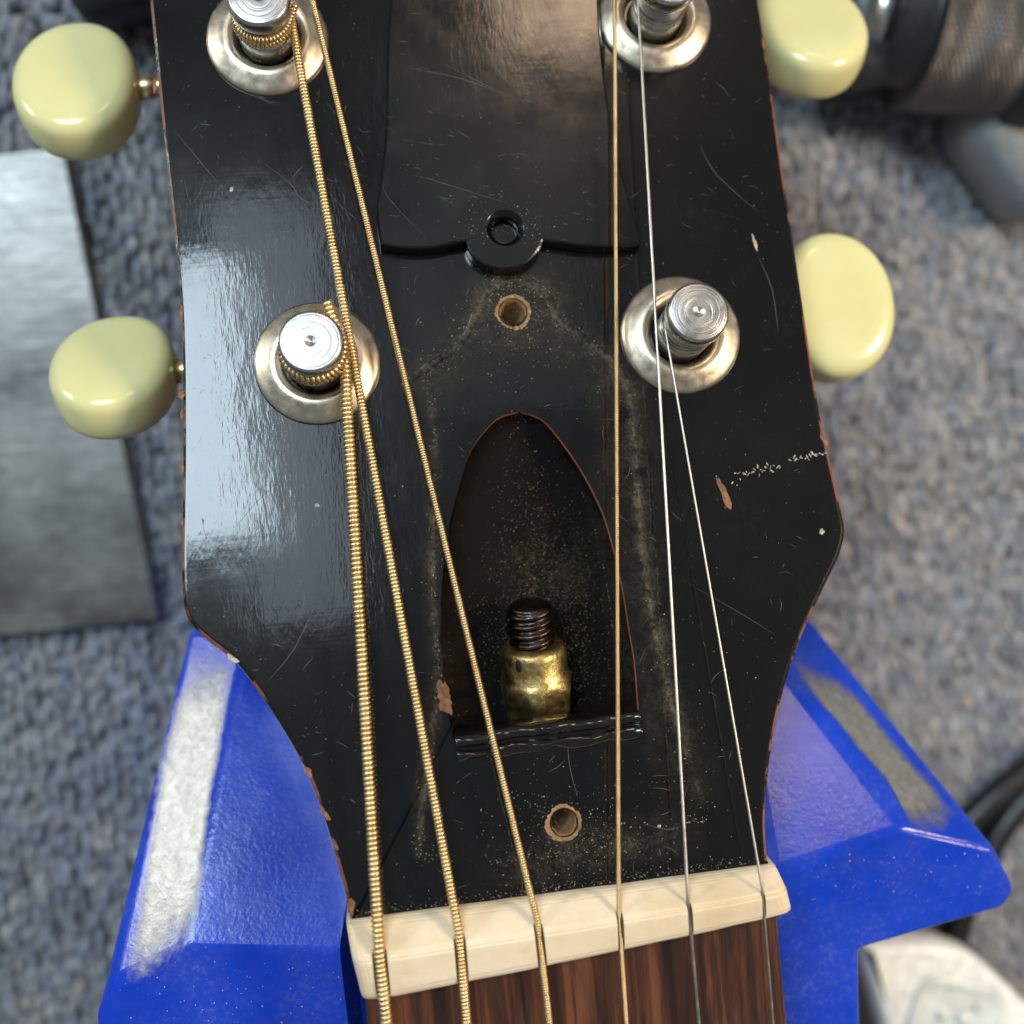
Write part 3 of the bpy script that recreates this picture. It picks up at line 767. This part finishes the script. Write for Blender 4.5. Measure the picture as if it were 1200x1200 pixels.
def chips():
    L = [(848, 576, 2.1, .42, math.radians(105), 0), (963, 623, .35, .3, .5, 1), (522, 818, 1.9, .75, 1.6, 0), (271, 222, .35, .28, 1.2, 1), (272, 771, .9, .35, -.7, 1),
         (212.5, 364, 1.1, .28, 1.5, 0), (212.5, 462, .5, .5, 1.4, 0), (213, 485, .9, .22, 1.5, 0), (213, 545, 1.0, .24, 1.6, 0), (213, 610, .8, .2, 1.6, 0),
         (361, 904, .8, .42, -1.0, 0), (380, 952, 1.1, .45, -1.1, 0), (393, 990, .8, .35, -1.2, 0), (181, 100, 1.0, .3, 1.5, 0), (372, 592, .3, .3, 0, 1), (238, 611, .35, .15, 1.5, 0),
         (966, 515, .9, .3, 1.8, 0), (411, 1062, .9, .5, 1.4, 0), (133+640, 968, .2, .15, 0, 1), (885, 285, 1.0, .18, 1.7, 1)]
    for px, py, a, b, an, m in L:
        G = Geo(); flake(G, px, py, a*.85, b*(.62 if px < 400 else .9), an, m=m, n=26, thick=.05, jag=.5)
        o = G.mk('lacquer_chip', CHIPM, guitar, h2g(HP(px, py)))
    G = Geo()
    for c, r in ((HOLE1, 1.75), (HOLE2, 1.6)):
        n = 90; V = []
        for k in range(n):
            t = 2*math.pi*k/n; q0 = r*.90; q1 = r+.20+.28*mnoise.noise((1.1*math.cos(t), 1.1*math.sin(t), c[1]*.37))+.16*mnoise.noise((6*math.cos(t), 6*math.sin(t), c[1]))+random.uniform(-.05, .05); q1 = max(q1, r+.02)
            for q, z in ((q0, -.25), (q0+.03, .02), ((q0+q1)/2, .05), (q1, .004)): V.append((c[0]+q*math.cos(t), c[1]+q*math.sin(t), z))
        G.add(h2g(np.array(V)), [[k*4+e, k*4+e+1, ((k+1) % n)*4+e+1, ((k+1) % n)*4+e][::-1] for k in range(n) for e in range(3)])
    tag(G.mk('torn_hole_rim', [mat_bare('rim_wood', (.13, .06, .02), (.42, .25, .10))], guitar, (0, 0, 0)), kind='stuff')
    # broken line of scraped nicks running to the right edge
    G = Geo()
    for s in np.linspace(0, 1, 60):
        if .52 < s < .60 or random.random() < .2: continue
        x, y = 858+110*s, 559-29*s+random.gauss(0, 3.5*(1-s)+1.2)
        flake(G, x, y, random.uniform(.06, .3), random.uniform(.03, .09), random.uniform(0, 3.1), m=1, n=6)
    tag(G.mk('nick_line', CHIPM, guitar, (0, 0, 0)), kind='stuff')
chips()
def ribbon(G, pts, w, m=0):
    """thin scratch along pixel points"""
    q = spline(np.array([[*p, 0] for p in pts], float), 3) if len(pts) > 2 else np.array([[*p, 0] for p in pts], float)
    P = np.array([HP(x, y, hgt(x, y)) for x, y, _ in q]); T = np.gradient(P, axis=0); T /= np.linalg.norm(T, axis=1)[:, None]+1e-9
    s = np.stack([-T[:, 1], T[:, 0], 0*T[:, 0]], 1); k = len(P); ww = w*np.sin(np.linspace(.15, math.pi-.15, k))[:, None]
    V = np.vstack([P+s*ww+[0, 0, .006], P+[0, 0, .02], P-s*ww+[0, 0, .006]])
    F_ = []
    for i in range(k-1): F_ += [[i, i+1, k+i+1, k+i], [k+i, k+i+1, 2*k+i+1, 2*k+i]]
    G.add(h2g(V), [f[::-1] for f in F_], m)
def scratches():
    G = Geo()
    known = [[(205, 153), (235, 190), (262, 222)], [(305, 188), (340, 215), (352, 232), (384, 250)], [(352, 415), (340, 490), (330, 530)], [(378, 690), (345, 760), (312, 800)],
             [(300, 548), (345, 528), (368, 545)], [(236, 605), (240, 625), (243, 640)], [(265, 705), (390, 703)], [(362, 738), (385, 735), (400, 722)], [(306, 490), (302, 500), (308, 512), (316, 510)],
             [(820, 170), (840, 205), (890, 250)], [(833, 246), (870, 258)], [(842, 70), (828, 105)], [(888, 300), (905, 340), (912, 390)], [(665, 870), (668, 900), (677, 935)], [(755, 965), (780, 972), (800, 968)],
             [(485, 205), (520, 215), (600, 240)], [(520, 75), (570, 100), (610, 116)], [(480, 80), (540, 92), (610, 118)], [(570, 70), (585, 85), (600, 100)], [(448, 210), (455, 232), (500, 280)],
             [(380, 530), (378, 570), (384, 640)], [(270, 630), (290, 600), (330, 560)], [(230, 215), (300, 205)], [(215, 205), (225, 240), (245, 200)], [(800, 680), (870, 720), (910, 745)], [(810, 700), (905, 760)], [(805, 660), (880, 700)]]
    for k in known: ribbon(G, k, random.uniform(.014, .028))
    n = 0
    while n < 480:
        x, y = random.uniform(180, 985), random.uniform(0, 1040)
        if not on_face(x, y, 14): continue
        left = x < 420
        if on_cover(x, y): a = random.gauss(.25, .25); L = abs(random.gauss(6, 9)); dens = .9
        elif x > 420 and y < 320: a = random.gauss(.2, .5); L = abs(random.gauss(5, 8)); dens = .5
        else: a = random.uniform(0, math.pi); L = abs(random.gauss(5, 9)); dens = .7 if left else .38
        if random.random() > dens: continue
        L = min(L, 50); b = random.gauss(0, .15)*L
        pts = [(x, y), (x+L*.5*math.cos(a)-b*math.sin(a)*.5, y+L*.5*math.sin(a)+b*math.cos(a)*.5), (x+L*math.cos(a), y+L*math.sin(a))]
        if all(on_face(*p, 10) and hgt(*p) == hgt(x, y) for p in pts): ribbon(G, pts, random.uniform(.010, .024)); n += 1
    tag(G.mk('scratch', [SCR], guitar, (0, 0, 0)), kind='stuff')
scratches()
def dust():
    G = Geo()
    def grain(px, py, s, h=None):
        c = HP(px, py, hgt(px, py) if h is None else h); t = random.uniform(0, 6.28); e = random.uniform(.4, 1)
        V = []
        for k in range(4): V.append((c[0]+s*math.cos(t+k*1.57)*(e if k % 2 else 1), c[1]+s*math.sin(t+k*1.57)*(e if k % 2 else 1), c[2]+.003))
        V.append((c[0], c[1], c[2]+s*.6)); G.add(h2g(np.array(V)), [[0, 1, 4], [1, 2, 4], [2, 3, 4], [3, 0, 4]])
    ghost = [[(470, 455), (497, 432), (520, 418), (542, 398), (556, 372), (566, 348), (583, 334), (602, 329), (626, 335), (644, 352), (654, 375), (690, 402), (722, 430), (738, 470), (744, 530), (750, 610), (760, 690), (775, 770), (795, 850), (826, 948)],
             [(497, 432), (505, 470), (510, 540), (507, 640), (508, 720), (514, 790), (505, 870), (495, 950), (490, 1010)], [(490, 1000), (560, 1010), (650, 1000), (740, 970), (826, 960)]]
    for gi, g in enumerate(ghost):
        P = spline(np.array([[*p, 0] for p in g], float), 10)
        for _ in range((1500, 450, 300)[gi]):
            i = random.randrange(len(P)); x, y = P[i][:2]
            if mnoise.noise((x*.03, y*.03, gi*9)) < random.uniform(-.25, .4): continue
            sd = random.choice((1.5, 3, 7)); x += random.gauss(0, sd); y += random.gauss(0, sd)
            if on_face(x, y, 3): grain(x, y, min(.16, abs(random.gauss(.035, .03))+.012))
    for cx, cy, sx, sy, n in ((601, 366, 26, 22, 350), (661, 964, 40, 30, 380), (690, 1010, 60, 22, 330), (600, 590, 120, 110, 200), (592, 268, 26, 22, 260), (600, 400, 55, 30, 200), (780, 900, 40, 60, 130)):
        for _ in range(n):
            x, y = random.gauss(cx, sx), random.gauss(cy, sy)
            if on_face(x, y, 3) and math.hypot(x-601, y-366) > 17 and math.hypot(x-661, y-964) > 16 and math.hypot(x-592, y-268) > 22: grain(x, y, min(.13, abs(random.gauss(.025, .025))+.01))
    n = 0
    while n < 1500:
        x, y = random.uniform(180, 985), random.uniform(0, 1060)
        if on_face(x, y, 8): grain(x, y, min(.14, abs(random.gauss(.018, .022))+.008)); n += 1
    # dust settled on the cavity floor, thickest over the rod
    L = spline([HP(*p) for p in CAVL], 4); R = spline([HP(*p) for p in CAVR], 4); kk = len(L)
    pu = [0, .03, .10, .26, .5, .74, .90, .97, 1]; pz = [-.45, -.45, -.78, -.97, -1, -.97, -.78, -.45, -.45]
    for _ in range(2600):
        tt = random.betavariate(6, 3.2) if random.random() < .88 else random.random(); u = min(.95, max(.05, random.gauss(.58, .2)))
        i = min(kk-2, int(tt*(kk-1))); fr = tt*(kk-1)-i
        q = (L[i]*(1-fr)+L[i+1]*fr)*(1-u)+(R[i]*(1-fr)+R[i+1]*fr)*u; dd = .8+9.5*min(1, tt*1.05)**.95
        z = min(-.55, float(np.interp(u, pu, pz))*dd)-.03; s_ = min(.12, abs(random.gauss(.02, .02))+.012); th = random.uniform(0, 6.28)
        VV = [(q[0]+s_*math.cos(th+j*1.57), q[1]+s_*math.sin(th+j*1.57), z) for j in range(4)]+[(q[0], q[1], z+s_)]
        G.add(h2g(np.array(VV)), [[0, 1, 4], [1, 2, 4], [2, 3, 4], [3, 0, 4]])
    # rim of the nut
    for _ in range(420):
        x = random.uniform(416, 900); y = 1078-(x-412)*.1365-abs(random.gauss(0, 5))-2
        if on_face(x, y, 0) or True: grain(x, y, abs(random.gauss(.03, .02))+.01)
    # soft film of grime left round the missing cover, over the holes and by the nut
    fm = NT('grime_film'); fm.set(Base_Color=(.20, .165, .11), Roughness=.75)
    va = fm.n('ShaderNodeVertexColor'); va.layer_name = 'tint'
    al = fm.math('MULTIPLY', va.outputs[0], fm.rng(fm.noise(330, 6, .8), .38, .68, 0, .75)); al = fm.math('MULTIPLY', al, fm.rng(fm.noise(2400, 3, .8), .38, .62, .15, 1)); fm.to(al, 'Alpha')
    V = []; F_ = []; C_ = []
    CC = []
    def strip(path, wl, wr, amp):
        C_ = []
        P = spline(np.array([[*p, 0] for p in path], float), 6)[:, :2]; T = np.gradient(P, axis=0); T /= np.linalg.norm(T, axis=1)[:, None]
        N = np.stack([-T[:, 1], T[:, 0]], 1); k0 = sum(len(q) for q in V); rows = []
        for u in (-1, -.4, 0, .4, 1):
            for q, nn in zip(P, N):
                o_ = q+nn*u*(wl if u < 0 else wr); rows.append(HP(o_[0], o_[1], .07)); C_.append([amp*(1-abs(u))*min(1, len(C_)%len(P)/6, (len(P)-1-len(C_)%len(P))/6)]*3)
        V.append(h2g(np.array(rows))); CC.extend(C_); k = len(P)
        for i in range(4):
            for j in range(k-1): F_.append([k0+i*k+j, k0+i*k+j+1, k0+(i+1)*k+j+1, k0+(i+1)*k+j])
    for g, w1, w2, am in ((ghost[0], 5, 5, 1.5), (ghost[0], 16, 14, .6), (ghost[0], 34, 60, .28), (ghost[1], 5, 6, .8), (ghost[1], 12, 16, .4), ([(560, 1022), (640, 1012), (740, 990), (830, 975)], 40, 30, .45), ([(560, 400), (600, 392), (640, 400)], 30, 35, .4), ([(628, 975), (660, 985), (700, 970)], 40, 30, .6)):
        strip(g, w1, w2, am)
    o = mk('grime_film', np.vstack(V), F_, fm.m, guitar, (0, 0, 0), attr=np.array(CC)); tag(o, kind='stuff')
    # low ridge of built-up finish that ran along the edge of the missing cover
    P = spline(np.array([[*p, 0] for p in ghost[0]], float), 8)[:, :2]; T = np.gradient(P, axis=0); T /= np.linalg.norm(T, axis=1)[:, None]; N = np.stack([-T[:, 1], T[:, 0]], 1)
    V = []; k = len(P)
    for u, z in ((-6, .003), (-3, .028), (0, .055), (3, .028), (6, .003)):
        for i, (q, nn) in enumerate(zip(P, N)):
            f_ = max(0, .75+.6*mnoise.noise((q[0]*.03, q[1]*.03, 2)))*min(1, i/8, (k-1-i)/8); o_ = q+nn*u*(.8+.4*mnoise.noise((i*.2, 1, u*.1))); V.append(HP(o_[0], o_[1], .004+z*f_))
    mk('finish_ridge', h2g(np.array(V)), [[i*k+j, i*k+j+1, (i+1)*k+j+1, (i+1)*k+j] for i in range(4) for j in range(k-1)], LAC, guitar, h2g(V[0]))
    tag(G.mk('dust', [DUST], guitar, (0, 0, 0), smooth=False), kind='stuff')
dust()

# ------------------------------------------------------------------ blue neck cradle
def cradle():
    z1 = -9.0; zb = ZC+2.5; zl = -27.0
    top = [(131, 1152, z1-1.5), (214, 1112, z1), (405, 1116, z1), (660, 1085, z1), (910, 1021, z1), (1060, 972, z1), (1168, 996, z1-1.5), (1192, 1042, z1-2), (1178, 1066, z1-2), (1008, 1114, z1-1), (1012, 1420, z1-1), (116, 1420, z1-1), (112, 1186, z1-1.5)]
    low = {0: (222, 738), 1: (290, 742), 2: (420, 745), 3: (620, 745), 4: (760, 735), 5: (872, 728), 6: (948, 722)}
    T = np.array([GP(x, y, z) for x, y, z in top]); B = []
    for i, p in enumerate(T):
        if i in low: B.append(GP(*low[i], zl))
        else: B.append(np.array([p[0]*.99, p[1], zl]))
    for a_, b_, c_ in ((0, 1, 1), (6, 5, 5)):      # keep the chamfers flat
        n = np.cross(T[b_]-T[a_], B[c_]-T[a_]); d = h2g(ray_h(*low[a_])); B[a_] = CAMG+d*(((T[a_]-CAMG) @ n)/(d @ n))
    print('chamfer feet', B[0], B[6])
    B[7] = B[6]+np.array([0.5, -7, 0]); B[8] = B[6]+np.array([0., -9, 0])
    B = np.array(B); k = len(T); C = B.copy(); C[:, 2] = zb; V = np.vstack([T, B, C])
    F_ = [[r*k+i, r*k+(i+1) % k, (r+1)*k+(i+1) % k, (r+1)*k+i] for r in (0, 1) for i in range(k)]+[list(range(k))[::-1], [2*k+i for i in range(k)]]
    o = mk('neck_cradle', V, F_, BLUE, None, (0, -10, zb), smooth=False)
    bm = bmesh.new(); bm.from_mesh(o.data); bmesh.ops.recalc_face_normals(bm, faces=bm.faces)
    bmesh.ops.bevel(bm, geom=list(bm.edges), offset=.0016, segments=6, profile=.5, affect='EDGES', clamp_overlap=True)
    bm.to_mesh(o.data); bm.free()
    # groove in which the neck lies
    V = []; F_ = []; n = 17
    for y in (-140, 80):
        for j in range(n):
            a = math.pi*j/(n-1); V.append((-24.2*math.cos(a), y, -4.2-15.4*math.sin(a)**.8-max(0, y)*.02))
        V += [(24.2, y, 30), (-24.2, y, 30)]
    w = n+2
    F_ = [[j, w+j, w+(j+1) % w, (j+1) % w] for j in range(w)]+[list(range(w)), [w+j for j in range(w)][::-1]]
    c = mk('cutter', V, F_, BLUE, smooth=False)
    bm = bmesh.new(); bm.from_mesh(c.data); bmesh.ops.recalc_face_normals(bm, faces=bm.faces); bm.to_mesh(c.data); bm.free()
    boolean(o, [c])
    tag(o, 'bright blue rubber cradle block holding the guitar neck up from behind', 'neck rest')
    # silvery film painted on both chamfers in place of soft reflections
    pm = NT('reflection_film'); g = pm.noise(900, 4, .7); pm.set(Metallic=.6)
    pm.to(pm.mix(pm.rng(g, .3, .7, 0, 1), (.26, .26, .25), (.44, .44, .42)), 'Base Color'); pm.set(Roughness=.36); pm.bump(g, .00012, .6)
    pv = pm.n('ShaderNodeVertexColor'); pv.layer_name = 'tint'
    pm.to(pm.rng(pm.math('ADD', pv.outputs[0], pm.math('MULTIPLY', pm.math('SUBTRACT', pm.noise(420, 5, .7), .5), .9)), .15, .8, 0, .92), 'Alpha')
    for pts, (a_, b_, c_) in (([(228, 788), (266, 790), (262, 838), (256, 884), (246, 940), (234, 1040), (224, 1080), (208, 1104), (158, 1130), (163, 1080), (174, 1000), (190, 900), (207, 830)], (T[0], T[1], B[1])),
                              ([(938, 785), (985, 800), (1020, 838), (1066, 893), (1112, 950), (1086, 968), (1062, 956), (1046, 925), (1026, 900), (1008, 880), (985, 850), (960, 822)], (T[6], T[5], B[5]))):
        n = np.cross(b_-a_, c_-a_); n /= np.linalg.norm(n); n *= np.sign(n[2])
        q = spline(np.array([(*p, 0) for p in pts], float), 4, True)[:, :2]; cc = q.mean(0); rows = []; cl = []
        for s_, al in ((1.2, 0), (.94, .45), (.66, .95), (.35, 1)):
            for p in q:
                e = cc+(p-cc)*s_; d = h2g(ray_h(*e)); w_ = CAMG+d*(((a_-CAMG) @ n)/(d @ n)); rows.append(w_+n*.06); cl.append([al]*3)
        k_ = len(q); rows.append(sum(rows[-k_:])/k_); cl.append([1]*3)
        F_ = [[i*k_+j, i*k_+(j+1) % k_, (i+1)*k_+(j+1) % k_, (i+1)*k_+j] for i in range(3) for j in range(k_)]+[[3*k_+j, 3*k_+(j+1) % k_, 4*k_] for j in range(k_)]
        mk('painted_reflection', rows, F_, pm.m, o, rows[-1], attr=np.array(cl))
    # lint on the block
    G = Geo()
    ridge = [(232, 1112, 400, 1114), (905, 1022, 1058, 974)]
    def lint(x, y, s, z):
        c = GP(x, y, z); t = random.uniform(0, 6.28); V = [(c[0]+s*math.cos(t+q*1.57)*random.uniform(.4, 1), c[1]+s*math.sin(t+q*1.57), c[2]) for q in range(4)]+[(c[0], c[1], c[2]+s*.5)]
        G.add(V, [[0, 1, 4], [1, 2, 4], [2, 3, 4], [3, 0, 4]])
    for x0, y0, x1, y1 in ridge:
        for _ in range(70):
            s = random.random(); lint(x0+(x1-x0)*s, y0+(y1-y0)*s+random.gauss(0, 1.5), abs(random.gauss(.06, .06))+.02, z1-.3)
    for _ in range(85):
        lint(random.uniform(140, 400), random.uniform(1125, 1200), abs(random.gauss(.03, .04))+.015, z1+.02)
        lint(random.uniform(930, 1150), random.uniform(1000, 1060), abs(random.gauss(.03, .04))+.015, z1-.1)
    tag(G.mk('lint', [GREYDUST], o, (0, -10, zb), smooth=False), kind='stuff')
cradle()

# ------------------------------------------------------------------ things round the edge of the bench
def rounded(w, d, r, n=6):
    P = []
    for cx, cy, a0 in ((w-r, d-r, 0), (-w+r, d-r, 90), (-w+r, -d+r, 180), (w-r, -d+r, 270)):
        for k in range(n+1):
            a = math.radians(a0+90*k/n); P.append((cx+r*math.cos(a), cy+r*math.sin(a)))
    return np.array(P)
def rot2(P, deg): c, s = math.cos(math.radians(deg)), math.sin(math.radians(deg)); return P @ np.array([[c, s], [-s, c]])

def chuck_tool():
    BLK = mat_plain('black_tool_plastic', (.012, .012, .013), .3); GREY = mat_plain('grey_tool_plastic', (.22, .235, .245), .4)
    KN = mat_metal('knurled_steel', (.20, .19, .18), .42); SIL = mat_metal('bright_steel', (.75, .75, .73), .2); DK = mat_plain('dark_grey_metal', (.03, .03, .032), .38)
    zc = ZC+18; L = GP(1066, 22, zc); R = GP(1178, 34, zc); ax = R-L; ax /= np.linalg.norm(ax); len_ = np.linalg.norm(R-L)
    s = np.cross([0, 0, 1.], ax); s /= np.linalg.norm(s)
    root = empty('chuck_tool', (*L[:2], ZC+3))
    tag(root, 'blurred tool with knurled steel chuck and black collar behind the right tuner buttons', 'tool')
    def place(v): v = np.asarray(v); return L+v[:, [0]]*ax+v[:, [1]]*s+v[:, [2]]*np.array([0, 0, 1.])
    rr = 13.4; nu, nl = 336, 72; V = []; F_ = []
    for i in range(nl+1):
        for j in range(nu):
            t = 2*math.pi*j/nu; xx = len_*i/nl*2.4; r = rr+.4*abs(math.sin(28*t+xx*1.4)*math.sin(28*t-xx*1.4))
            V.append((len_*i/nl, r*math.cos(t), r*math.sin(t)))
    for i in range(nl):
        for j in range(nu): F_.append([i*nu+j, i*nu+(j+1) % nu, (i+1)*nu+(j+1) % nu, (i+1)*nu+j])
    F_.append(list(range(nu))[::-1]); F_.append([nl*nu+j for j in range(nu)])
    mk('knurled_sleeve', place(V), F_, KN, root, L, smooth=False)
    for nm, pr, mt in (('collar', [(9, -5.2), (10.2, -5), (10.4, -.2), (12, .02)], DK), ('jaw_tip', [(5.5, -8.6), (7.0, -8.2), (7.2, -5.25)], SIL),
                       ('black_ring', [(13.2, len_), (15.2, len_+1), (15.6, len_+10), (13, len_+16)], BLK)):
        v, f = lathe_caps(pr, 48, 'x'); mk(nm, place(v), f, mt, root, L)
    v, f = lathe_caps([(14, len_+12), (17, len_+13), (18, len_+60), (15, len_+64)], 48, 'x'); mk('handle', place(v), f, BLK, root, L)
    # grey housing lobe below the ring
    c = GP(1238, 135, ZC+12)
    out = rot2(rounded(16, 13, 8), 35)+c[:2]
    v, f, m = slab(out, [(1.5, ZC+3), (0, ZC+5), (0, ZC+14), (1.5, ZC+16.5), (4, ZC+18)], [0]*4, 0, 0); mk('grey_housing', v, f, GREY, root, c)
    # dark rounded body in front of the jaws
    c = GP(1012, 38, ZC+14); v, f = lathe_caps([(1, -1), (7, -.8), (8.6, 1), (8.8, 13), (7.5, 15.5), (1, 16)], 40, 'y')
    v = v*[1, 1.2, 1]; o = mk('gear_head', c+v-np.array([0, 8, 0]), f, DK, None, (c[0], c[1], ZC+5))
    tag(o, 'dark rounded metal cap lying between cream button and knurled chuck', 'metal cap')
chuck_tool()
def cable():
    RUB = mat_plain('black_cable_rubber', (.012, .012, .013), .32); z = ZC+5.5
    for px, lab in (([(1330, 800), (1260, 855), (1205, 903), (1160, 938), (1122, 980), (1095, 1040), (1080, 1110), (1062, 1200)], 'black cable, the upper of two strands curving over the carpet at the right edge'),
                    ([(1330, 850), (1260, 890), (1203, 935), (1165, 985), (1138, 1040), (1118, 1100), (1104, 1170), (1090, 1230)], 'black cable, the lower of two strands passing behind the blue cradle tip')):
        P = spline([GP(*p, z) for p in px], 8); v, f = tube(P, 2.6, 14); o = mk('cable', v, f, RUB, None, (*P[len(P)//2][:2], z-2.6)); tag(o, lab, 'cable', 'black cables on the carpet')
cable()
def case():
    WHT = mat_plain('white_case_plastic', (.86, .87, .83), .3); CLR = mat_plain('frosted_case_window', (.70, .74, .70), .18, .0008, 220); GR = mat_plain('grey_case_side', (.30, .29, .28), .45)
    zt = ZC+26
    a = GP(1014, 1116, zt); root = empty('white_case', (a[0]+25, a[1]-25, ZC+3))
    tag(root, 'white plastic case with a clear embossed lid at the bottom right corner', 'plastic case')
    P = np.array([GP(*p, zt)[:2] for p in [(1013, 1118), (1030, 1110), (1090, 1108), (1135, 1118), (1165, 1140), (1205, 1178), (1290, 1270), (1330, 1420), (1090, 1420), (1060, 1290), (1032, 1185)]])
    out = spline(np.c_[P, np.zeros(len(P))], 5, True)[:, :2]
    if np.sum(out[:, 0]*np.roll(out[:, 1], -1)-np.roll(out[:, 0], -1)*out[:, 1]) < 0: out = out[::-1]
    v, f, m = slab(out, [(2.2, ZC+3), (1.2, zt-7), (1.2, zt-6)], [0, 0], 0, 0); mk('base', v, f, GR, root, (*out.mean(0), ZC+3))
    v, f, m = slab(out, [(.3, zt-5.8), (0, zt-5.2), (0, zt-1.2), (.5, zt-.3), (1.6, zt)], [0]*4, 0, 0); mk('lid', v, f, WHT, root, (*out.mean(0), zt))
    c = GP(1120, 1190, zt)
    ins = rot2(rounded(8.5, 6.5, 4), -20)+c[:2]
    v, f, m = slab(ins, [(0, zt-.05), (.3, zt+.5), (1.2, zt+.7), (1.8, zt+.25), (3, zt+.2)], [0]*4, 0, 0); mk('window', v, f, CLR, root, c)
    for dx, dy, r in ((-2.5, .8, 1.1), (1.2, -.6, 1.5), (4, 1, .9)):
        v, f = lathe_caps([(r, 0), (r*.9, .5), (r*.3, .8)], 16); mk('boss', v+np.array([c[0]+dx, c[1]+dy, zt+.2]), f, CLR, root, c)
case()
def dark_handle():
    c = GP(150, -22, ZC+10); P = rot2(rounded(9, 5.5, 4), 8)+c[:2]
    v, f, m = slab(P, [(1.5, ZC+3), (0, ZC+5), (0, ZC+12), (1.5, ZC+14)], [0]*3, 0, 0)
    o = mk('tool_handle', v, f, mat_plain('black_handle_rubber', (.010, .010, .012), .45), None, (*c[:2], ZC+3))
    tag(o, 'black tool handle just showing at the top edge above the upper left button', 'tool handle')
dark_handle()
